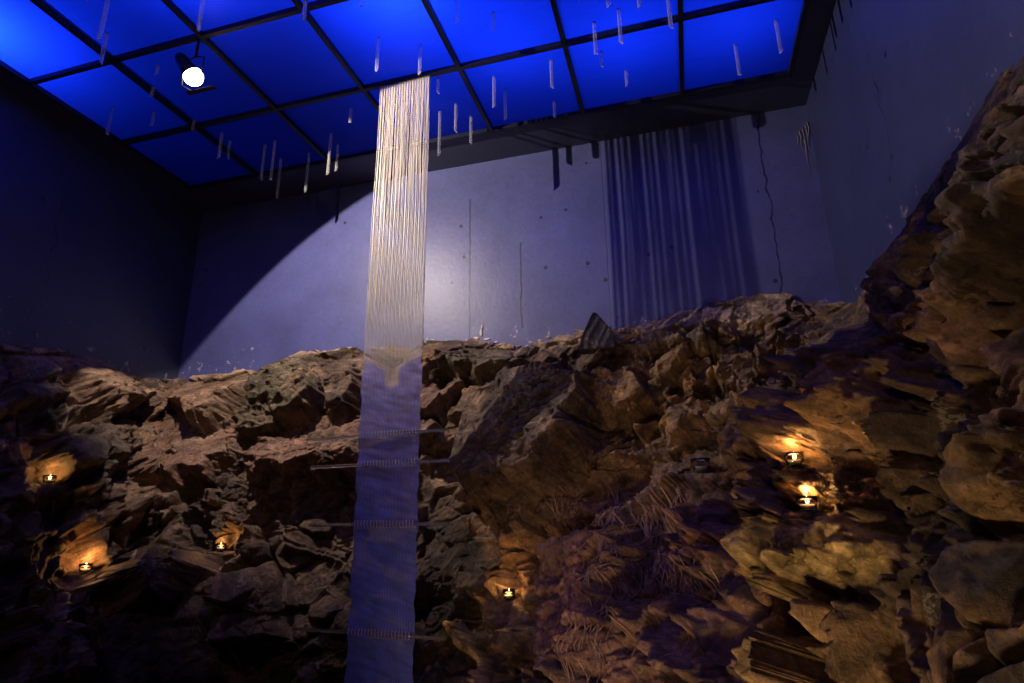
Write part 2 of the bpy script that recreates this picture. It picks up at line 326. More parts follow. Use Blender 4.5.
# ------------------------------------------------------------------ lights in the light box
def light(kind, name, loc, power, col, size=.1, size_y=None, target=None, **kw):
    l = bpy.data.lights.new(name, kind); l.energy = power; l.color = col
    if kind == 'AREA':
        l.size = size
        if size_y: l.shape = 'RECTANGLE'; l.size_y = size_y
    else: l.shadow_soft_size = size
    for k, v in kw.items(): setattr(l, k, v)
    o = bpy.data.objects.new(name, l); C.objects.link(o); o.location = loc
    if target is not None:
        o.rotation_euler = (Vector(target)-Vector(loc)).to_track_quat('-Z', 'Y').to_euler()
    return o
LB = [(-5.5, 2.6, 30, .25), (-3.3, 2.5, 12, .25), (-1.9, 3.35, 16, .35), (-1.2, 4.2, 4, .6), (-.2, 4.4, 4, .6), (.8, 4.5, 3.5, .6), (-.3, 3.0, 6, .6), (.9, 3.2, 3.3, .6), (-2.3, 4.6, .8, .5), (-2, .8, 2, .6), (0, .8, 2, .6)]
for (x, y, w, s) in LB:
    light('AREA', 'light_box_lamp', (x, y, ZC+.55), w, (.30, .55, 1), s, s)

# spotlight under the ceiling
LS = Vector((-3.74, 3.34, 5.25)); AX = Vector((.421, .469, -.777)).normalized()
sp = thing('ceiling_spotlight', 'glaring white spotlight hanging under the blue ceiling panels at upper left', 'spotlight', LS+Vector((0, 0, .47)))
def rel(o, parent, matw):
    o.parent = parent; o.matrix_world = matw
q = AX.to_track_quat('Z', 'Y')
def spart(name, bm, m, smooth=True):
    o = obj(name, bm, m, sp, smooth)
    o.rotation_euler = q.to_euler(); o.location = Vector((0, 0, -.47)); return o
bm = bmesh.new(); lathe(bm, [(0, -.20), (.035, -.20), (.05, -.17), (.06, -.08), (.078, -.01), (.078, 0), (.07, 0), (.05, -.06), (0, -.075)]); spart('lamp_housing', bm, M_steel)
bm = bmesh.new(); bmesh.ops.create_uvsphere(bm, u_segments=24, v_segments=16, radius=.08)
bm.transform(Matrix.Translation((0, 0, .005))); spart('lamp_bulb', bm, M_bulb)
bm = bmesh.new(); tube(bm, [(0, 0, 0), (0, 0, -.28)], .012, 12)
tube(bm, [(-.09, 0, -.46), (-.09, 0, -.30), (0, 0, -.27), (.09, 0, -.30), (.09, 0, -.46)], .006, 8); obj('mounting_stem', bm, M_steel, sp, True)
LP = LS+AX*.092
bm = bmesh.new(); o_ = LP-sp.location      # flap added to shade the lower rock from the beam
e0, e1, e2 = Vector((0, .072, -.118)), Vector((0, -.055, -.125)), Vector((0, .070, -.122))
vs = []
for xx in (-.11, .18):
    for (yy, z_) in ((.0215, -.059), (.0215, -.0605), (-.0275, -.0655), (-.0275, -.064)): vs.append(bm.verts.new(o_+Vector((xx, yy, z_))))
for f in ((0,1,2,3), (7,6,5,4), (0,4,5,1), (1,5,6,2), (2,6,7,3), (3,7,4,0)): bm.faces.new([vs[q_] for q_ in f])
tube(bm, [o_+Vector((-.05, -.025, -.064)), o_+Vector((-.12, -.06, -.02)), o_+Vector((-.10, -.10, .12))], .005, 8)
obj('added_flap', bm, M_steel, sp)
light('SPOT', 'spotlight_beam', LP, 520, (1, .84, .68), .007, target=LS+AX*2, spot_size=math.radians(134), spot_blend=.05)

# ------------------------------------------------------------------ bedrock
# noise tools
rng = np.random.RandomState(11)
PERM = rng.permutation(512).astype(np.int64); PERM = np.concatenate([PERM, PERM, PERM])
GR = rng.normal(size=(512, 3)).astype(f32); GR /= np.linalg.norm(GR, axis=1)[:, None]
RV = rng.rand(512, 8).astype(f32)
def hsh(i, j, k, s=0): return PERM[(PERM[(PERM[(i+s) & 511] + j) & 511] + k) & 511]
def gnoise(P, s=0):
    I = np.floor(P).astype(np.int64); F = (P-I).astype(f32); U = F*F*F*(F*(F*6-15)+10); out = 0
    for dx in (0, 1):
        wx_ = U[..., 0] if dx else 1-U[..., 0]
        for dy in (0, 1):
            wy_ = U[..., 1] if dy else 1-U[..., 1]
            for dz in (0, 1):
                wz_ = U[..., 2] if dz else 1-U[..., 2]
                g = GR[hsh(I[..., 0]+dx, I[..., 1]+dy, I[..., 2]+dz, s)]
                out = out + wx_*wy_*wz_*(g[..., 0]*(F[..., 0]-dx)+g[..., 1]*(F[..., 1]-dy)+g[..., 2]*(F[..., 2]-dz))
    return out
def fbm(P, oct=4, s=0, gain=.5, ridged=False):
    a, out = 1.0, 0
    for o_ in range(oct):
        n_ = gnoise(P*(2.03**o_)+o_*7.3, s+o_*13)
        out = out + a*((.35-np.abs(n_))*1.6 if ridged else n_); a *= gain
    return out
def facets(P, s=0):
    """broken-block noise: every cell is a tilted flat face; returns height and distance to the joint"""
    I = np.floor(P).astype(np.int64)
    d1 = np.full(P.shape[:-1], 9, f32); d2 = d1.copy(); h = np.zeros_like(d1); hid = np.zeros(P.shape[:-1], np.int64)
    for dx in (-1, 0, 1):
        for dy in (-1, 0, 1):
            for dz in (-1, 0, 1):
                J = I+np.array([dx, dy, dz]); k = hsh(J[..., 0], J[..., 1], J[..., 2], s); r_ = RV[k]
                D = (P-J-r_[..., :3]).astype(f32); d = (D*D).sum(-1)
                hh_ = (r_[..., 3]-.5) + (D*(r_[..., 4:7]-.5)).sum(-1)*1.3
                nw = d < d1
                d2 = np.where(nw, d1, np.minimum(d2, d)); h = np.where(nw, hh_, h); hid = np.where(nw, k, hid); d1 = np.where(nw, d, d1)
    return h, np.sqrt(d2)-np.sqrt(d1), hid
def smooth(x, a, b):
    t = np.clip((x-a)/(b-a), 0, 1); return t*t*(3-2*t)

PV = np.array([-1.5, .5])
zt_b = ([-6.03, -5.86, -5.0, -4.68, -4.29, -3.36, -2.6, -2.1, -1.58, -1.14, -.5, .28, .7, 1.1, 1.57], [3.31, 3.33, 3.36, 3.38, 3.53, 3.53, 3.52, 3.48, 3.33, 3.45, 3.46, 3.58, 3.64, 3.66, 3.50])
zt_r = ([-3, .5, 2.6, 2.78, 3.2, 3.85, 5, 5.9], [3.6, 3.6, 3.57, 3.60, 3.57, 3.50, 3.46, 3.5])
zt_l = ([-3, 1.5, 3.8, 4.37, 4.8, 5.2, 5.9], [3.1, 3.15, 3.2, 3.3, 3.33, 3.23, 3.31])
kb = ([-6, -4.5, -3.2, -1.9, -1.2, -.6, 0, .6, 1.5], [.55, .48, .40, .36, .46, .58, .66, .70, .70])
kr = ([-2, .4, 1.6, 2.6, 3, 4.5, 5.9], [.10, .14, .38, .55, .58, .50, .42])
kl = ([-2, 2, 4, 5.9], [.30, .38, .50, .50])
def prot(k, d, p): return np.where(d > 0, k*np.abs(d)**p, d*1.1)
def Fbase(x, y, z):
    db = np.interp(x, *zt_b)-z; dr = np.interp(y, *zt_r)-z; dl = np.interp(y, *zt_l)-z
    fb = (YB-y)-prot(np.interp(x, *kb), db, .85); fr = (XR-x)-prot(np.interp(y, *kr), dr, .9); fl = (x-XL)-prot(np.interp(y, *kl), dl, .9)
    k1 = .12+.22*np.clip(np.minimum(db, dl), 0, 3); k2 = .12+1.15*np.clip(np.minimum(db, dr), 0, 3)
    def smin(a, b, k):
        h = np.clip(.5+.5*(b-a)/k, 0, 1); return b*(1-h)+a*h-k*h*(1-h)
    return smin(smin(fb, fr, k2), fl, k1)
def rbase(a, z):
    dx, dy = np.sin(a), np.cos(a)
    lo = np.full(a.shape, .3); hi = np.full(a.shape, 9.0); hit = np.zeros(a.shape, bool); first = np.full(a.shape, 9.0)
    for r_ in np.arange(.3, 9, .1):
        neg = Fbase(PV[0]+dx*r_, PV[1]+dy*r_, z) < 0
        new = neg & ~hit; first[new] = r_; hit |= neg
    lo = first-.1; hi = first
    for _ in range(14):
        mid = (lo+hi)/2; neg = Fbase(PV[0]+dx*mid, PV[1]+dy*mid, z) < 0
        hi = np.where(neg, mid, hi); lo = np.where(neg, lo, mid)
    return np.minimum((lo+hi)/2, 8)
def foot(u, v):
    """bearing and height at which a sight line meets the undisturbed slope"""
    d = ray(u, v); t = np.arange(1.5, 10, .02); P = CAM+d*t[:, None]
    F_ = Fbase(P[:, 0], P[:, 1], P[:, 2]); i = np.argmax(F_ < 0)
    if F_[i] >= 0: i = len(t)-1
    q_ = P[i]; return math.atan2(q_[0]-PV[0], q_[1]-PV[1]), q_[2], math.hypot(q_[0]-PV[0], q_[1]-PV[1])

A0, A1 = math.radians(-80), math.radians(88)
NA, NZ = QUAL = (1750, 600)
# denser bearings where the slope stands further from the pivot
at = np.linspace(A0, A1, 400)
dens = np.interp(np.degrees(at), [-80, -70, -60, 45, 75, 88], [.45, .8, 1.0, 1.0, 1.1, .6])
cum = np.cumsum(dens); cum = (cum-cum[0])/(cum[-1]-cum[0])
ang = np.interp(np.linspace(0, 1, NA), cum, at)
zz = np.linspace(-.02, 3.95, NZ)
Ag, Zg = np.meshgrid(ang, zz)
# base is smooth: sample coarse, then interpolate
ca, cz = np.linspace(A0, A1, 420), np.linspace(-.02, 3.95, 200)
CAg, CZg = np.meshgrid(ca, cz); Rc = rbase(CAg.ravel(), CZg.ravel()).reshape(CAg.shape)
fa = (Ag-A0)/(A1-A0)*(len(ca)-1); fz = (Zg+.02)/3.97*(len(cz)-1)
ia = np.clip(fa.astype(int), 0, len(ca)-2); iz = np.clip(fz.astype(int), 0, len(cz)-2); ta, tz = fa-ia, fz-iz
Rb = (Rc[iz, ia]*(1-ta)*(1-tz)+Rc[iz, ia+1]*ta*(1-tz)+Rc[iz+1, ia]*(1-ta)*tz+Rc[iz+1, ia+1]*ta*tz)
X0 = PV[0]+np.sin(Ag)*Rb; Y0 = PV[1]+np.cos(Ag)*Rb
P0 = np.stack([X0, Y0, Zg], -1)
S = Ag*4.2                                         # arc length used as the sideways coordinate
DT = np.where(X0 > XR-.9, np.interp(Y0, *zt_r), np.interp(X0, *zt_b)); DT = np.where(X0 < XL+.9, np.interp(Y0, *zt_l), DT)
depth = DT-Zg

# dipping strata: coordinates rotated in the face and stretched along the beds
W = np.stack([fbm(P0*.9, 3, 5), fbm(P0*.9+9, 3, 25), fbm(P0*.9+19, 3, 45)], -1)*.10
Pw = P0+W
def strat(P, dip, st):
    c, s_ = math.cos(dip), math.sin(dip)
    u = P[..., 0]*c + P[..., 2]*s_; v_ = -P[..., 0]*s_ + P[..., 2]*c
    return np.stack([u/st, P[..., 1]/1.2, v_], -1)
mid = P0[int(NZ*.5)]; UA = np.concatenate([[0], np.cumsum(np.hypot(np.diff(mid[:, 0]), np.diff(mid[:, 1])))])
Pw = np.stack([np.broadcast_to(UA, Zg.shape), .8*Rb, Zg], -1)+W
PA = strat(Pw, math.radians(26), 1.3); PB = strat(Pw, math.radians(55), 1.6)*1.95
side = smooth(X0+.25*fbm(P0*1.5+3, 3, 77), .25, .3)   # right part is bedded more steeply
PS = np.where(side[..., None] > .5, PB, PA)
h1, e1, id1 = facets(PS*1.65, 3)
h2, e2, id2 = facets(PS*4.0+4, 9)
id3 = facets(PS*9+11, 17)[2]
rid = fbm(Pw*2.2, 5, 60, .55, True)
sm = .25+.9*smooth(fbm(P0*1.3+11, 2, 95), -.15, .2)
rs_ = 1-.30*(side > .5)
off = (.46*h1*smooth(e1, 0, .16) + .24*h2*smooth(e2, 0, .20))*rs_ + .05*fbm(Pw*2, 3, 70, .55)
off -= .06*(1-smooth(e1, 0, .07)) + .030*(1-smooth(e2, 0, .08))
rough_mask = smooth(fbm(P0*.8+30, 2, 90), -.05, .2)

# tint (stone pigment, darker low at left; recess shade painted in)
def C3(*c): return np.array(c, f32)
PAL = dict(brown=C3(.150, .105, .082), dark=C3(.060, .042, .034), tan=C3(.30, .21, .155), pinkbrown=C3(.235, .150, .115), grey=C3(.14, .115, .10),
           green=C3(.115, .105, .070), ochre=C3(.29, .19, .095), orange=C3(.34, .21, .11), yellow=C3(.75, .56, .24), pink=C3(.36, .215, .185),
           purple=C3(.075, .055, .045), crumb=C3(.52, .42, .34), black=C3(.03, .023, .02), rust=C3(.26, .11, .05), pale=C3(.50, .40, .34))
tint = np.zeros(P0.shape, f32)+PAL['brown']
def blend(mask, col):
    global tint
    tint = tint*(1-mask[..., None])+col*mask[..., None]
nA = fbm(P0*1.1+50, 3, 120); nB = fbm(P0*2.2+70, 4, 140, .6); nC = fbm(P0*3.6+90, 5, 160, .65)
blend(smooth(nA, .02, .2)*.7, PAL['tan']); blend(smooth(-nA, .05, .25)*.7, PAL['dark']); blend(smooth(nB, .1, .3)*.6, PAL['grey'])
rt = smooth(X0, -1.1, .2)
blend(rt*smooth(nB, -.15, .2)*.75, PAL['ochre']); blend(rt*smooth(nC, .08, .3)*.6, PAL['orange']); blend(rt*smooth(-nC, .0, .2)*.85, PAL['dark'])
lowl = (1-rt)*smooth(2.0-Zg, 0, 1.0); blend(lowl*.45, PAL['dark'])  # left part blended darker towards the bottom
tint *= (1+.7*(RV[id2 & 511][..., 7:8]-.5))*(1+.4*(RV[id3 & 511][..., 6:7]-.5))

# landmark blocks traced on the face: polygon, height of the face (m), tilt to the right, tilt upward, colour, amount of colour (recesses painted black as shade)
BL = [
 ([(60,358),(85,348),(116,356),(138,400),(126,414),(104,420),(84,404)], .30, .05, -.25, 'tan', .9),
 ([(0,385),(50,382),(66,400),(60,425),(0,420)], .22, 0, -.5, 'dark', .8),
 ([(0,412),(58,404),(66,424),(56,434),(0,438)], -.10, 0, 0, 'black', .6),
 ([(50,442),(80,436),(92,458),(78,479),(52,470)], .26, .1, -.3, 'grey', .6),
 ([(82,428),(107,420),(124,446),(120,470),(96,470)], .20, -.1, -.3, 'grey', .7),
 ([(128,418),(172,400),(238,404),(258,432),(250,462),(188,492),(128,476)], .16, .03, -.35, 'pinkbrown', .9),
 ([(172,402),(188,374),(246,370),(264,388),(238,424),(214,440),(200,424)], .30, .05, -.5, 'tan', .85),
 ([(136,400),(160,385),(178,392),(170,410),(140,420)], .16, .1, -.5, 'tan', .7),
 ([(268,398),(284,352),(312,351),(326,372),(338,402),(332,430),(302,440),(268,420)], .42, .18, -.15, 'green', .75),
 ([(322,370),(358,356),(366,384),(362,420),(338,432),(330,400)], .30, -.1, -.3, 'dark', .6),
 ([(248,426),(262,410),(292,420),(292,440),(270,448),(250,442)], .30, .1, -.3, 'green', .8),
 ([(256,468),(300,434),(360,424),(408,418),(402,456),(350,478),(300,486),(262,484)], .30, .05, -.55, 'pinkbrown', .9),
 ([(424,426),(430,396),(464,384),(470,396),(452,416),(426,434)], .28, .2, -.5, 'pinkbrown', .95),
 ([(450,424),(470,400),(494,388),(540,380),(546,388),(500,412),(470,432)], .26, .1, -.5, 'tan', .8),
 ([(420,352),(444,344),(442,366),(430,392),(420,392)], .22, .1, -.2, 'orange', .4),
 ([(452,356),(500,348),(532,364),(520,382),(482,392),(440,378)], .34, 0, -.35, 'green', .8),
 ([(466,442),(490,410),(522,386),(562,380),(602,398),(592,450),(560,500),(510,520),(472,500)], .52, .05, -.25, 'purple', .75),
 ([(606,352),(660,336),(718,330),(718,362),(640,356)], .34, .02, -.7, 'grey', .7),
 ([(634,358),(696,366),(702,392),(662,390),(640,376)], .20, 0, -.1, 'ochre', .7),
 ([(598,380),(640,376),(652,404),(636,426),(604,420)], .32, .05, -.2, 'ochre', .7),
 ([(654,404),(682,396),(712,410),(714,430),(692,452),(660,430)], .36, .1, -.3, 'orange', .6),
 ([(718,356),(762,350),(772,370),(764,386),(724,392)], .30, .05, -.5, 'brown', .7),
 ([(720,418),(736,400),(800,396),(834,404),(830,440),(816,456),(760,457),(728,470)], .46, .05, -.15, 'ochre', .8),
 ([(792,366),(818,328),(840,322),(856,340),(850,366),(826,392),(800,386)], .50, .1, -.35, 'brown', .8),
 ([(854,318),(880,296),(872,330),(856,352)], -.22, 0, 0, 'black', .7),
 ([(768,342),(800,324),(812,336),(790,356)], .22, 0, -.5, 'grey', .7),
 ([(838,420),(848,380),(870,352),(886,362),(884,400),(868,430),(842,428)], .30, .3, -.2, 'orange', .75),
 ([(872,356),(896,350),(912,376),(900,392),(884,390)], .42, .1, -.2, 'brown', .8),
 ([(520,338),(566,330),(640,318),(700,300),(740,290),(795,288),(797,312),(755,328),(700,322),(630,340),(560,345),(540,352)], .10, 0, -.2, 'crumb', .95),
 ([(780,500),(806,518),(850,512),(890,494),(892,502),(850,522),(806,528),(776,516)], .26, 0, -.3, 'grey', .7),
 ([(776,470),(815,480),(852,470),(860,490),(815,512),(784,500)], .02, 0, 0, 'orange', .7),
 ([(758,556),(798,522),(862,520),(868,556),(836,574),(790,602),(774,592)], .26, 0, -.1, 'yellow', .85),
 ([(782,602),(812,580),(860,570),(856,584),(812,612)], -.12, 0, 0, 'purple', .8),
 ([(800,612),(850,590),(866,640),(850,683),(810,683)], .12, 0, 0, 'ochre', .5),
 ([(748,642),(764,630),(792,640),(802,690),(764,690)], .30, .1, -.1, 'yellow', .95),
 ([(556,546),(610,538),(644,552),(626,600),(622,640),(592,690),(560,690),(555,600)], .24, 0, -.05, 'pink', .7),
 ([(690,500),(718,490),(730,520),(735,560),(700,575),(684,540)], .18, 0, 0, 'rust', .55),
 ([(640,590),(720,600),(750,690),(600,690)], .10, 0, 0, 'pink', .5),
 ([(88,584),(140,554),(206,553),(216,570),(180,602),(120,604)], .46, .03, -.9, 'grey', .5),
 ([(96,612),(180,604),(215,575),(222,640),(215,690),(110,690)], .10, 0, 0, 'black', .6),
 ([(0,614),(24,610),(44,690),(0,690)], .34, 0, -.2, 'dark', .6), ([(28,616),(60,610),(96,690),(46,690)], .26, 0, -.2, 'grey', .4),
 ([(0,562),(46,560),(30,608),(0,608)], -.12, 0, 0, 'black', .6),
 ([(46,530),(72,520),(60,560),(48,585)], -.12, 0, 0, 'black', .5),
 ([(180,520),(196,512),(212,520),(214,548),(190,556),(176,545)], -.14, 0, 0, 'black', .6),
 ([(974,160),(1030,118),(1060,200),(1030,262),(986,214)], .20, .1, -.2, 'brown', .7),
 ([(904,216),(974,166),(966,204),(920,228)], -.16, 0, 0, 'black', .6),
 ([(958,446),(1030,404),(1040,500),(980,514)], .24, 0, -.1, 'ochre', .8),
 ([(856,452),(932,448),(942,486),(868,494)], .26, 0, -.1, 'ochre', .75),
 ([(946,420),(956,470),(950,520),(930,470)], -.10, 0, 0, 'black', .5),
 ([(920,300),(980,290),(1010,360),(1000,420),(960,400)], .12, 0, 0, 'pinkbrown', .5),
 ([(418,480),(470,500),(480,560),(470,610),(420,640)], -.05, 0, 0, 'black', .6),
 ([(455,572),(498,566),(505,590),(486,600),(456,600)], .16, 0, -.1, 'grey', .6),
]
jit = np.stack([fbm(P0*5, 4, 200), fbm(P0*5+40, 4, 220)], -1)*.10
for (pts, hgt, gx, gz, colk, amt) in BL:
    q_ = np.array([foot(u, v) for (u, v) in pts]); R_ = q_[:, 2].mean()
    V_ = np.stack([q_[:, 0]*R_, q_[:, 1]], 1); c_ = V_.mean(0)
    flank = min(max((sum(p_[0] for p_ in pts)/len(pts)-610)/80, 0), 1)     # the right flank turns away: gentler blocks
    hgt *= 1-.6*flank; gx *= 1-.9*flank; gz *= 1-.8*flank
    lo = V_.min(0)-.35; hi = V_.max(0)+.35
    iu = np.where((ang*R_ > lo[0]) & (ang*R_ < hi[0]))[0]; iv = np.where((zz > lo[1]) & (zz < hi[1]))[0]
    if not len(iu) or not len(iv): continue
    sl = (slice(iv[0], iv[-1]+1), slice(iu[0], iu[-1]+1))
    px_ = Ag[sl]*R_+jit[sl][..., 0]; pz_ = Zg[sl]+jit[sl][..., 1]
    # signed distance to the polygon
    d_ = np.full(px_.shape, 9.0); inside = np.zeros(px_.shape, bool); n_ = len(V_)
    for i in range(n_):
        a, b = V_[i], V_[(i+1) % n_]; e = b-a; L2 = e@e+1e-9
        t = np.clip(((px_-a[0])*e[0]+(pz_-a[1])*e[1])/L2, 0, 1)
        d_ = np.minimum(d_, np.hypot(px_-a[0]-t*e[0], pz_-a[1]-t*e[1]))
        cond = ((a[1] > pz_) != (b[1] > pz_)); xi = (b[0]-a[0])*(pz_-a[1])/((b[1]-a[1]) if abs(b[1]-a[1]) > 1e-9 else 1e-9)+a[0]
        inside ^= cond & (px_ < xi)
    sd = np.where(inside, d_, -d_)
    w = smooth(sd, -.05, .05)
    keep = (.16+.74*flank)*off[sl] if hgt > 0 else (.5+.4*flank)*off[sl]
    top = hgt+gx*(px_-c_[0])+gz*(pz_-c_[1])+keep
    if hgt > 0: top = np.minimum(top, keep+hgt+.0+np.clip(sd, 0, 9)*2.2-.10)
    off[sl] = off[sl]*(1-w)+top*w
    wc = smooth(sd, -.05, .06)*amt
    wc = np.clip(wc*(1+1.2*nC[sl]), 0, 1)
    tint[sl] = tint[sl]*(1-wc[..., None])+PAL[colk]*wc[..., None]

# ribs, drill grooves and calcite runs: polyline, half width (m), height, colour
RIBS = [
 ([(450,628),(462,640),(474,658),(486,690)], .035, .14, 'yellow', 1), ([(610,592),(630,612),(660,640),(705,690)], .035, .10, 'tan', .8),
 ([(864,528),(872,570),(884,620),(898,690)], .022, .05, 'tan', .9), ([(246,545),(240,590),(234,640),(228,690)], .020, .03, 'tan', .8),
 ([(26,612),(36,640),(50,690)], .012, .03, 'tan', .6), ([(60,612),(78,650),(100,690)], .014, .03, 'tan', .6),
 ([(44,545),(46,572),(62,588),(90,582)], .012, .04, 'tan', .6), ([(134,532),(137,545),(132,565)], .010, .01, 'pale', .9), ([(52,392),(62,404),(68,425)], .012, .01, 'pale', .8),
 ([(480,596),(492,608),(502,640)], .010, .03, 'tan', .7), ([(455,618),(478,614),(500,618)], .010, .02, 'tan', .6),
 ([(690,520),(696,600),(706,690)], .03, .06, 'purple', .7),
 ([(940,330),(950,350),(975,365),(1000,380),(1010,430)], .04, .02, 'pink', .8), ([(940,352),(930,330),(950,300)], .03, .02, 'pink', .7),
]
def seg_apply(pts, hw, hgt, colk, amt):
    q_ = np.array([foot(u, v) for (u, v) in pts]); R_ = q_[:, 2].mean(); V_ = np.stack([q_[:, 0]*R_, q_[:, 1]], 1)
    lo = V_.min(0)-.2; hi = V_.max(0)+.2
    iu = np.where((ang*R_ > lo[0]) & (ang*R_ < hi[0]))[0]; iv = np.where((zz > lo[1]) & (zz < hi[1]))[0]
    if not len(iu) or not len(iv): return
    sl = (slice(iv[0], iv[-1]+1), slice(iu[0], iu[-1]+1))
    px_ = Ag[sl]*R_+jit[sl][..., 0]*.3; pz_ = Zg[sl]+jit[sl][..., 1]*.3; d_ = np.full(px_.shape, 9.0)
    for a, b in zip(V_[:-1], V_[1:]):
        e = b-a; t = np.clip(((px_-a[0])*e[0]+(pz_-a[1])*e[1])/(e@e+1e-9), 0, 1)
        d_ = np.minimum(d_, np.hypot(px_-a[0]-t*e[0], pz_-a[1]-t*e[1]))
    w = 1-smooth(d_, hw*.4, hw*1.4); off[sl] += w*hgt
    wc = np.clip(w*amt*(1+2*nC[sl]), 0, 1)
    tint[sl] = tint[sl]*(1-wc[..., None])+PAL[colk]*wc[..., None]
for r_ in RIBS: seg_apply(*r_)

# flowstone curtains: fine vertical fluting in the pink mineral patches
def gauss_at(u, v, ru, rv):
    a, z, R_ = foot(u, v); a2, z2, _ = foot(u+ru, v); a3, z3, _ = foot(u, v-rv)
    sa = max(abs(a2-a), .02)*R_; sz = max(abs(z3-z), .05)
    return np.exp(-((Ag-a)*R_/sa)**2-((Zg-z)/sz)**2)
flow = np.clip(gauss_at(630, 505, 60, 45)+gauss_at(585, 590, 45, 70)+gauss_at(700, 560, 45, 80)+.6*gauss_at(690, 650, 50, 40), 0, 1)
Pf = np.stack([Ag*4.2*26+1.6*gnoise(P0*3, 300)*4, Y0*3, Zg*2.2], -1)
fl_ = fbm(Pf, 3, 310, .6, True)
off += flow*.055*(fl_-.5)
blend(np.clip(flow*smooth(fl_, .45, .85), 0, 1)*.75, PAL['pink']*1.1)
# pale crumbly mortar where the wall was cast on the rock
band = smooth(depth, -.3, -.02)*(1-smooth(depth, .03, .16))
blend(band*smooth(nC+.25*fbm(P0*9, 3, 400), -.1, .15)*np.interp(X0, [-6, -5.2, -1.5, 1.5], [.3, .8, .9, .55]), PAL['crumb'])
off += band*.03*fbm(P0*14, 3, 410)

# fade the relief out behind the wall line; keep rock near its joint with the concrete
amr = smooth(X0, .8, 1.4)
amp = smooth(depth, -.10, .55)*(1-amr)+smooth(depth, .1, 1.7)*amr
off = off*(.25-.17*amr+(.75+.17*amr)*amp)*(1-.35*amr)-.07*amr*(1-smooth(depth, .1, 1.0)) - .10*(1-smooth(depth, -.1, .35))*(off > .1)
dA = np.gradient(P0, axis=1); dZ_ = np.gradient(P0, axis=0)
NRM = np.cross(dA, dZ_); NRM /= np.linalg.norm(NRM, axis=-1)[..., None]+1e-9
vin = np.stack([PV[0]-P0[..., 0], PV[1]-P0[..., 1], 0*Zg], -1)
NRM *= np.sign((NRM*vin).sum(-1))[..., None]
NRM[..., 2] = np.clip(NRM[..., 2], 0, .3)*smooth(depth, 0, .5); NRM /= np.linalg.norm(NRM, axis=-1)[..., None]
Pg = P0+NRM*off[..., None]
Pg[..., 2] += .04*fbm(P0*3.3, 3, 600)*smooth(depth, .0, .4)
# finer breakage, taken in true space on the displaced blocks
q3 = Pg + .03*np.stack([gnoise(Pg*6, 800), gnoise(Pg*6+9, 801), gnoise(Pg*6+5, 802)], -1)
dq = math.radians(28); R3 = np.array([[math.cos(dq), 0, math.sin(dq)], [0, 1, 0], [-math.sin(dq), 0, math.cos(dq)]])
q3 = (q3@R3.T)*np.array([.75, 1, 1.25])
h3, e3, id3b = facets(q3*9, 810); h4, e4, id4 = facets(q3*21+5, 820)
fine = (.060*h3*smooth(e3, 0, .2) - .014*(1-smooth(e3, 0, .10)))*sm + .020*h4*smooth(e4, 0, .25)*sm + .007*(fbm(Pg*18, 4, 830, .6, True)-.5) + rough_mask*.014*fbm(Pg*25, 3, 840)
fine = fine*(.35+.65*smooth(depth, -.05, .5))
Pg = Pg + NRM*fine[..., None]
tint = tint*(1+.55*(RV[id3b & 511][..., 5:6]-.5))*(1+.5*(RV[id4 & 511][..., 4:5]-.5))
def sight(u, v):
    """first point of the relief on a line of sight: grid row, column, point"""
    d = ray(u, v); Q = Pg-CAM; t = Q@d; e = np.linalg.norm(Q-t[..., None]*d, axis=-1)
    for tol in (.014, .03, .06):
        ok = np.where((e < tol) & (t > .5), t, 99.0)
        if ok.min() < 90: break
    k, i = np.unravel_index(np.argmin(ok), ok.shape)
    return int(k), int(i), Pg[k, i].copy()
# candle niches: flat little ledges cut in the face
CAND = [(48, 485, 'lit', 9), (85, 572, 'lit', 9.5), (220, 553, 'lit', 9), (508, 599, 'lit', 12), (795, 470, 'dim', 17), (807, 514, 'lit', 18), (701, 472, 'out', 18), (771, 383, 'out', 8)]
NICHE = []
for ci in (0, 1, 2, 3, 5, 4, 6, 7):
    (u, v, st, wpx) = CAND[ci]
    k_, i_, Qh = sight(u, v)
    dist = float(np.linalg.norm(Qh-CAM)); dia = wpx*dist/FPX
    view = CAM[:2]-Qh[:2]; view = view/np.linalg.norm(view); nh = NRM[k_, i_, :2]/np.linalg.norm(NRM[k_, i_, :2])
    nh = nh*.15+view*.85; nh /= np.linalg.norm(nh); th = np.array([-nh[1], nh[0]])
    NICHE.append((Qh, nh, dia, st, ci))
    D_ = Pg-Qh; near = (np.abs(D_).max(-1) < dia*6)
    x_ = D_[..., 0]*th[0]+D_[..., 1]*th[1]; dp = D_[..., 0]*nh[0]+D_[..., 1]*nh[1]; h_ = D_[..., 2]
    wob = .3*dia*(RV[id3 & 511][..., 1]-.5)+.12*h_
    hn = 1.25 if wpx > 14 else 1.7
    up_ = near*(1-smooth(np.abs(x_+wob), dia*.9, dia*1.7))*smooth(h_, -.010, .004)*(1-smooth(h_+wob, dia*hn*.8, dia*hn*1.8))
    dn_ = near*(1-smooth(np.abs(x_+wob), dia, dia*2.0))*(1-smooth(h_, -.008, .002))*smooth(h_, -dia*2.6, -dia*.5)
    tgt = -(dia*(.68 if wpx > 14 else .85)+.25*dia*gnoise(P0*14, 520)-.8*fine)
    mv_ = up_*np.minimum(tgt-dp, 0)+dn_*np.maximum(dia*.35-dp, 0)
    Pg[..., 0] += nh[0]*mv_; Pg[..., 1] += nh[1]*mv_
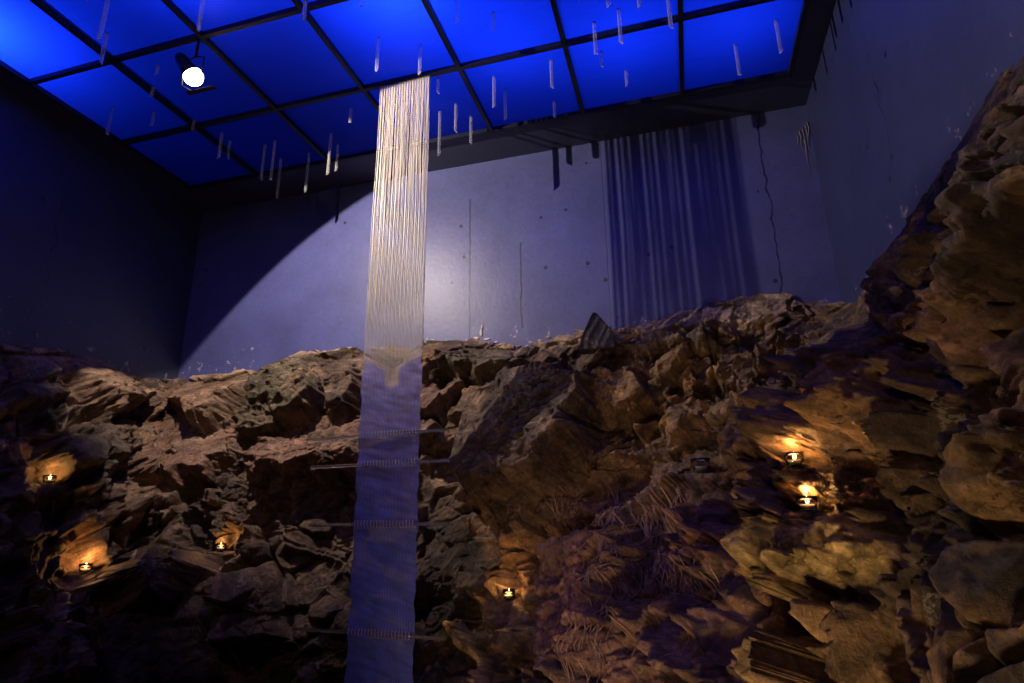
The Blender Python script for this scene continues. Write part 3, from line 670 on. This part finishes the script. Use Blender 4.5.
# keep clear of the weaving and its rods, and inside the thickness of the walls
nearw = smooth(Pg[..., 0], -3.3, -3.0)*(1-smooth(Pg[..., 0], -1.7, -1.45))
ymin = 4.50*nearw - 9*(1-nearw)
Pg[..., 1] = np.maximum(Pg[..., 1], np.where(nearw > .01, 4.50-(1-nearw)*1.2+.05*off, -99))
Xf = np.clip(Pg[..., 0], XL-.25, XR+.25); Yf = np.minimum(Pg[..., 1], YB+.25); Zf = np.maximum(Pg[..., 2], 0)

def grid_mesh(name, X_, Y_, Z_, m, col=None, uv=None):
    nz_, na_ = X_.shape; me = bpy.data.meshes.new(name)
    co = np.stack([X_, Y_, Z_], -1).reshape(-1, 3).astype(f32)
    i0 = (np.arange(nz_-1)[:, None]*na_+np.arange(na_-1)[None]).ravel()
    fc = np.stack([i0, i0+1, i0+na_+1, i0+na_], 1).astype(np.int32)
    me.vertices.add(len(co)); me.vertices.foreach_set('co', co.ravel())
    me.loops.add(fc.size); me.loops.foreach_set('vertex_index', fc.ravel())
    me.polygons.add(len(fc)); me.polygons.foreach_set('loop_start', np.arange(0, fc.size, 4, dtype=np.int32))
    try: me.polygons.foreach_set('loop_total', np.full(len(fc), 4, np.int32))
    except Exception: pass
    me.update(calc_edges=True)
    me.polygons.foreach_set('use_smooth', np.ones(len(fc), bool))
    if col is not None:
        at_ = me.color_attributes.new('tint', 'FLOAT_COLOR', 'POINT')
        at_.data.foreach_set('color', np.concatenate([col.reshape(-1, 3), np.ones((len(co), 1))], 1).astype(f32).ravel())
    if uv is not None:
        ul = me.uv_layers.new(name='UVMap'); ul.data.foreach_set('uv', uv.reshape(-1, 2)[fc.ravel()].astype(f32).ravel())
    me.materials.append(m); me.validate()
    o = bpy.data.objects.new(name, me); C.objects.link(o); return o
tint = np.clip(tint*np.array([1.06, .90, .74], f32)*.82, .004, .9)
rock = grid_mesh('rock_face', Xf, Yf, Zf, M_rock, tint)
tag(rock, 'rough brown bedrock slope rising to the foot of the blue concrete walls', 'rock')

from mathutils.bvhtree import BVHTree
def rock_hit(org, d):
    dg = bpy.context.evaluated_depsgraph_get()
    r_ = rock.ray_cast(Vector(org), Vector(d)); return r_

# ------------------------------------------------------------------ candles in glass cups
CL = ['lit candle cup on a ledge beneath a grey boulder, highest of three at left',
      'lit candle cup at lower left, its glow running up an orange streak of rock',
      'lit candle in a glass cup between the left candles and the woven hanging',
      'lit candle cup low in the middle, right of the woven hanging',
      'lit candle cup under the big ochre boulder, just above the brightest candle',
      'brightest lit candle cup, on the right-hand ledge over the yellow stone',
      'dark unlit glass candle cup left of the two cups under the ochre boulder',
      'tiny glass cup high on the right among the brown blocks, catching a small glint']
FL = []
for (Qh, nh, dia, st, k) in NICHE:
    a = math.atan2(-nh[0], -nh[1])
    loc = (Qh[0]-nh[0]*dia*.2, Qh[1]-nh[1]*dia*.2, Qh[2]+.003)
    t = thing('candle_cup', CL[k], 'candle', loc, 'glass cups with candles on the rock'); t.rotation_euler = (0, 0, -a)
    R_ = dia/2; H_ = dia*.72
    bm = bmesh.new(); lathe(bm, [(0, 0), (R_*.62, 0), (R_*.78, H_*.12), (R_*.97, H_*.6), (R_, H_), (R_*.93, H_), (R_*.88, H_*.6), (R_*.68, H_*.17), (0, H_*.15)], 32)
    obj('glass_cup', bm, M_cup, t, True)
    bm = bmesh.new(); lathe(bm, [(0, H_*.16), (R_*.60, H_*.16), (R_*.66, H_*.42), (R_*.63, H_*.42), (R_*.57, H_*.2), (0, H_*.2)], 28); obj('tealight_tin', bm, M_tin, t, True)
    bm = bmesh.new(); lathe(bm, [(0, H_*.205), (R_*.56, H_*.205), (R_*.60, H_*.38), (R_*.3, H_*.36), (0, H_*.35)], 28); obj('wax', bm, M_wax, t, True)
    bm = bmesh.new(); tube(bm, [(0, 0, H_*.33), (.001, 0, H_*.46), (.003, 0, H_*.52)], dia*.012, 6); obj('wick', bm, M_wick, t)
    if st in ('lit', 'dim'):
        bm = bmesh.new(); fh = H_*.62; fr = R_*.17
        lathe(bm, [(0, 0), (fr*.6, fh*.06), (fr, fh*.28), (fr*.8, fh*.55), (fr*.3, fh*.85), (0, fh)], 16)
        fo = obj('flame', bm, M_flame, t, True); fo.location = (.002, 0, H_*.47)
        pw = [1.0, 2.2, .9, 1.8, 1.5, 7.0][k]
        light('POINT', 'candle_light', Vector(loc)+Vector((-math.sin(a)*dia*.0, -math.cos(a)*dia*.0, H_*1.5)), pw, (1, .48, .14), .012)

# ------------------------------------------------------------------ the woven hanging
WX0, WX1, WY = -2.52, -1.985, 4.33
wh = thing('woven_hanging', 'long narrow woven hanging of cream threads turning to blue gauze, hung from the ceiling', 'woven hanging', ((WX0+WX1)/2, WY, 5.62))
wl = Vector(wh.location)
WT = 2.96
bm = bmesh.new()
def wtop(s): return WT-.13*(1-abs(2*s-1))**1.0
for L in range(2):
    n_ = 58
    for i in range(n_):
        s = (i+.5*L+.25)/n_ ; x = WX0+(WX1-WX0)*s
        xt = x+.006*math.sin(i*2.1+L)+(s-.5)*-.02; y = WY+(.014*L-.007)
        mid = .006*math.sin(i*1.7+L*2)
        pts = [(xt, y, 5.625), (xt+mid*.6, y+.003*math.sin(i), 4.9), (x+mid, y, 4.2), (x+mid*.5, y, 3.5), (x, y*.0+WY+(.003 if L else -.003), wtop(s)-.03)]
        tube(bm, [Vector(p_)-wl for p_ in pts], .0024 if L else .0020, 5, False)
o = obj('warp_threads', bm, M_thread, wh); o['kind'] = 'stuff'; o['label'] = 'cream warp threads hanging loose above the weave'
bm = bmesh.new(); box(bm, (WX0-.03-wl.x, WY-.014-wl.y, 5.622-wl.z), (WX1+.03-wl.x, WY+.014-wl.y, 5.65-wl.z)); obj('top_batten', bm, M_bar, wh)
nu, nv = 60, 420
us, vs_ = np.meshgrid(np.linspace(0, 1, nu), np.linspace(0, 1, nv))
zb = .22
top = WT-.13*(1-np.abs(2*us-1))
Zc = zb+(top-zb)*vs_
edge = .006*np.sin(Zc*17)+.004*np.sin(Zc*41+1)
Xc = WX0+(WX1-WX0)*us + edge*(us-.5)*2 
Pn = np.stack([Xc*5, Xc*0, Zc*9+Xc*3], -1)
Yc = WY+.010*fbm(Pn, 4, 700)+.006*np.sin(us*PI*2+Zc*2)
Pc = np.stack([Xc*3, Xc*0, Zc*22+Xc*6], -1); cw = fbm(Pc, 4, 730)
tb = np.zeros(Xc.shape+(3,), f32)+np.array([.16, .21, .80], f32)
fadeu = smooth(Zc, 1.3, 2.9)[..., None]
tb = tb*(1-fadeu)+np.array([.42, .38, .80], f32)*fadeu  # spotlight on the upper gauze painted in as a paler purple
tb = tb*(1+.5*cw[..., None])
cream = np.array([.85, .70, .52], f32)
cz = top-Zc
mv = (1-smooth(cz+.03*cw, .055, .085))
stem = (1-smooth(np.abs(us-.5), .10, .14))*(1-smooth(cz+.05*cw, .17, .22))
mk = np.clip(mv+stem, 0, 1)[..., None]*.85
tb = tb*(1-mk)+cream*mk
tear = (smooth(cw, .28, .36)*(1-fadeu[..., 0]))[..., None]*.5
tb = tb*(1-tear)+np.array([.35, .33, .5], f32)*tear
gz = grid_mesh('gauze_strip', Xc-wl.x, Yc-wl.y, Zc-wl.z, M_gauze, tb, np.stack([us, (Zc-zb)/5.0], -1)); gz.parent = wh
gz['label'] = 'blue woven gauze with a cream forked mark at its top'
for k, (xa, xb, z) in enumerate([(-2.99, -1.735, 2.25), (-2.93, -1.73, 2.02), (-2.90, -1.722, 1.565), (-2.97, -1.74, .80)]):
    tz_ = [.012, .006, 0, -.012][k]
    zf = lambda x: z+tz_*(x-(-2.25))/.6
    bm = bmesh.new(); L_ = xb-xa
    tube(bm, [(xa-wl.x, -.022, zf(xa)-wl.z), ((xa+xb)/2-wl.x, -.022, zf((xa+xb)/2)-wl.z), (xb-wl.x, -.022, zf(xb)-wl.z)], .0125, 20)
    rd = obj('cross_rod', bm, M_rodcl, wh, True); rd['label'] = 'clear rod stitched across the gauze'
    pts = []; nt_ = 19
    for i in range(nt_*10+1):
        t_ = i/(nt_*10); x = WX0+.01+(WX1-WX0-.02)*t_; an = t_*nt_*2*PI
        pts.append((x-wl.x, -.014+.020*math.cos(an), zf(x)-wl.z+.030*math.sin(an)))
    bm = bmesh.new(); tube(bm, pts, .0024, 6); obj('stitching', bm, M_coil, rd, True)

# ------------------------------------------------------------------ acrylic rods hanging from the ceiling panels
RODS = [((113,-22),(101,42)), ((107,34),(99.5,65)), ((207,-22),(199,31)), ((308,-22),(306,21)), ((92,-28),(87,3)), ((112.5,108),(106.5,136)), ((158,66),(156,76)),
 ((154,113),(150,127)), ((151,88),(150,98)), ((191,121),(190,133)), ((222,134),(220,160)), ((230,142),(228,160)), ((265,146),(262,181)), ((275,142),(269,181)),
 ((281,160),(278,200)), ((309,154),(307,193)), ((331,135),(328,176)), ((338,146),(335,172)), ((351,110),(350,124)),
 ((365,-12),(364,12)), ((378.5,39),(376.5,71)), ((420.5,46),(420,75)), ((457.5,-12),(457.5,24)), ((493,14),(492.5,31.5)), ((438.5,79),(437.5,94)), ((440,113),(439,156)),
 ((456,105.5),(455.5,133)), ((471,118),(471,145)), ((494,78),(493.5,108)), ((505,91),(506,121)), ((551,61.5),(551.5,90)), ((554,102.7),(554,117)), ((594,23.5),(595,57)),
 ((618.5,10.5),(621,44.7)), ((607,-15),(609,8)), ((637,-20),(639,8.5)), ((601,53),(601.5,67)), ((626,72),(627,87.5)), ((667,-10),(671.5,30)), ((577,-20),(577.5,1)),
 ((735.4,46.4),(739,77.3)), ((776,22),(781.5,54.5))]
rods = []
for (tp_, bt) in RODS:
    d = ray(*tp_); t_ = (ZC-1.6)/d[2]; x, y = d[0]*t_, d[1]*t_
    d = ray(*bt); zl = 1.6+d[2]/math.hypot(d[0], d[1])*math.hypot(x, y)
    for g in PX:
        if abs(x-g) < .05: x = g+math.copysign(.05, x-g)
    for g in PY:
        if abs(y-g) < .05: y = g+math.copysign(.05, y-g)
    i = next((i for i in range(7) if PX[i+1] <= x <= PX[i]), 6 if x < PX[-1] else 0); j = next((j for j in range(6) if PY[j+1] <= y <= PY[j]), 0)
    y = min(y, PY[0]-.05); x = max(x, PX[-1]+.05)
    rods.append([i, j, x, y, ZC-zl])
rows4 = rown+['in the fourth row from the back wall, at the top edge of the photo', 'beyond the top edge']
cnt = {2: 'two', 3: 'three', 4: 'four', 5: 'five', 6: 'six', 7: 'seven'}
for key in sorted({(r_[0], r_[1]) for r_ in rods}):
    grp = sorted([r_ for r_ in rods if (r_[0], r_[1]) == key], key=lambda r_: r_[2]/max(r_[3], .1))
    for k, (i, j, x, y, ln) in enumerate(grp):
        n_ = len(grp)
        pos = 'alone there' if n_ == 1 else ('leftmost' if k == 0 else 'rightmost' if k == n_-1 else ordn[k]+' from left')+' of '+cnt[n_]
        ln = max(ln, .07); R_ = .0155
        bm = bmesh.new(); rings = []
        for zz_, sl_ in ((.012, 0), (-ln*.33, 0), (-ln*.66, 0), (-ln+.022, .018)):
            rings.append([bm.verts.new((R_*math.cos(2*PI*q_/16), R_*math.sin(2*PI*q_/16), zz_+sl_*math.cos(2*PI*q_/16))) for q_ in range(16)])
        for A_, B_ in zip(rings, rings[1:]):
            for q_ in range(16): bm.faces.new((A_[q_], A_[(q_+1) % 16], B_[(q_+1) % 16], B_[q_]))
        bm.faces.new(rings[0][::-1]); bm.faces.new(rings[-1])
        o = obj('hanging_rod', bm, M_acryl); o.location = (x, y, ZC); o.rotation_euler = (0, 0, random.random()*6)
        tag(o, 'clear rod, panel %s from right, %s row, %s' % (ordn[i], ['back', 'second', 'third', 'fourth', 'fifth', 'sixth'][j], pos), 'rod', 'clear rods hanging from the blue ceiling')

# ------------------------------------------------------------------ loose things on the rock and wall
def hull(name, pts, m, bevel=.01, parent=None):
    bm = bmesh.new()
    for p_ in pts: bm.verts.new(p_)
    r_ = bmesh.ops.convex_hull(bm, input=bm.verts[:])
    bmesh.ops.delete(bm, geom=[g for g in r_['geom_interior'] if isinstance(g, bmesh.types.BMVert)], context='VERTS')
    bmesh.ops.dissolve_limit(bm, angle_limit=.12, verts=bm.verts[:], edges=bm.edges[:])
    if bevel: bmesh.ops.bevel(bm, geom=bm.edges[:], offset=bevel, segments=2, affect='EDGES')
    return obj(name, bm, m, parent)
M_stone = rock_mat('dark_loose_stone', False, (.075, .062, .05))
d = ray(596, 343); Q = CAM+d*(5.58/d[1])
pk = hull('pointed_stone', [(-.20,-.1,-.12), (.20,-.12,-.12), (.22,.10,-.12), (-.18,.12,-.12), (-.15,-.09,.04), (.20,-.08,.06), (.10,-.02,.19), (-.02,.0,.31), (.03,.02,.30), (-.10,.06,.12), (.17,.09,.08), (-.17, 0, -.02)], M_stone, .008)
pk.scale = (.85, .85, .95); pk.location = (Q[0], Q[1], Q[2]+.03); pk.rotation_euler = (0, 0, math.radians(8))
tag(pk, 'dark pointed stone standing on the rock edge against the blue wall', 'stone')
M_plast = simple('white_plaster', (.62, .58, .55), .9, 0, 60, .5, .1)
bm = bmesh.new()
rs = np.random.RandomState(3)
for (u, v, w_, h_) in [(481,333,3,8), (476,338,6,3), (487,339,8,2.5), (470,341,5,2), (496,342,5,2), (482,327,1.6,4)]:
    d = ray(u, v); t_ = (YB-.004)/d[1]; c_ = CAM+d*t_; s_ = t_/FPX*.97
    ps = [bm.verts.new((c_[0]+w_*s_*.55*math.cos(q_)*(.6+.5*rs.rand()), YB-.002-(.014 if kq else 0)*(.4+.6*rs.rand()), c_[2]+h_*s_*.55*math.sin(q_)*(.6+.5*rs.rand()))) for kq in (0, 1) for q_ in np.linspace(0, 6.28, 9)[:-1]]
    bmesh.ops.convex_hull(bm, input=ps)
tag(obj('plaster_splash', bm, M_plast), 'white splash of plaster stuck on the blue wall just above the rock', 'plaster')
bm = bmesh.new()
for (u, v, l_, w_) in [(799,130,.22,.004), (802,127,.50,.003), (805,125,.30,.004), (807,122,.18,.005), (797,136,.10,.004), (804,140,.16,.004)]:
    d = ray(u, v); t_ = (YB-.01)/d[1]; c_ = CAM+d*t_; x = min(c_[0], XR-.012)
    tube(bm, [(x, YB-.006, c_[2]), (x+.006, YB-.010, c_[2]-l_*.4), (x-.004, YB-.007, c_[2]-l_*.75), (x, YB-.004, c_[2]-l_)], [w_, w_*.8, w_*.5, w_*.2], 7)
M_drip = simple('drip_mineral', (.30, .24, .24), .9, 0, 60, .5, .2)
tag(obj('wall_mineral_drip', bm, M_drip), 'whitish mineral drips running down the far right corner of the walls', 'mineral drip')  # drips lie flat on the wall face

# root-like calcite strands draped over the rock
M_root = rock_mat('calcite_strand', False, (.46, .27, .20))
rs = np.random.RandomState(21); bm = bmesh.new()
def strand(u, v, length, lean, r0, wob=.02):
    k0, i0, Q = sight(u, v); n_ = 9; pts = []; ph = rs.rand()*6; dzr = zz[1]-zz[0]
    for i in range(n_):
        t_ = i/(n_-1); k_ = int(np.clip(k0-length*t_/dzr, 0, NZ-1)); i_ = int(np.clip(i0+(lean*length*t_*t_+wob*math.sin(ph+t_*5))/.008, 0, NA-1))
        pts.append(Vector(Pg[k_, i_]+NRM[k_, i_]*.016))
    # keep strands taut: lift points that dive behind the chord
    for _ in range(2):
        pts = [pts[0]]+[(pts[i-1]+pts[i]*2+pts[i+1])/4 for i in range(1, n_-1)]+[pts[-1]]
    tube(bm, pts, [1.5*r0*(1-.6*i/(n_-1)) for i in range(n_)], 5)
for i in range(95):
    strand(606+rs.rand()*78, 488+rs.rand()*40, .12+.25*rs.rand(), .5*(rs.rand()-.2), .0022+.003*rs.rand())
for i in range(50):
    strand(625+rs.rand()*75, 545+rs.rand()*40, .10+.2*rs.rand(), 1.6*(rs.rand()-.5), .002+.0025*rs.rand())
for i in range(45):
    strand(568+rs.rand()*50, 560+rs.rand()*70, .12+.2*rs.rand(), .1, .002+.002*rs.rand(), .008)
for i in range(30):
    strand(555+rs.rand()*30, 490+rs.rand()*40, .12+.2*rs.rand(), 1.0*(rs.rand()-.3), .002+.002*rs.rand())
tag(obj('mineral_strands', bm, M_root, None, True), 'tangle of thin pinkish root-like strands draped down the rock, right of centre', 'mineral strands', None, 'stuff')

# room light: warm fill spots added above and behind the viewer, unseen ground lights at the foot of the rock
light('SPOT', 'added_fill_spot', (-3.2, -1.2, 5.3), 70, (1, .70, .50), .12, target=(-3.8, 5.0, 2.6), spot_size=math.radians(70), spot_blend=.8)
light('SPOT', 'ground_spot', (-.55, 1.1, .35), 88, (1, .74, .44), .10, target=(.6, 3.2, 1.0), spot_size=math.radians(120), spot_blend=.9)
light('SPOT', 'added_fill_spot', (-1.6, -1.6, 5.2), 72, (1, .66, .44), .12, target=(.9, 3.6, 2.0), spot_size=math.radians(70), spot_blend=.8)
light('SPOT', 'ground_spot', (-1.9, 1.6, .3), 42, (1, .64, .48), .10, target=(-.7, 4.2, 1.0), spot_size=math.radians(80), spot_blend=.9)
w = bpy.data.worlds.new('world'); bpy.context.scene.world = w; w.use_nodes = True
w.node_tree.nodes['Background'].inputs[0].default_value = (0, 0, 0, 1)
sc = bpy.context.scene
sc.view_settings.view_transform = 'Standard'; sc.view_settings.look = 'None'; sc.view_settings.gamma = 1; sc.view_settings.exposure = 0
sc.view_settings.use_curve_mapping = False
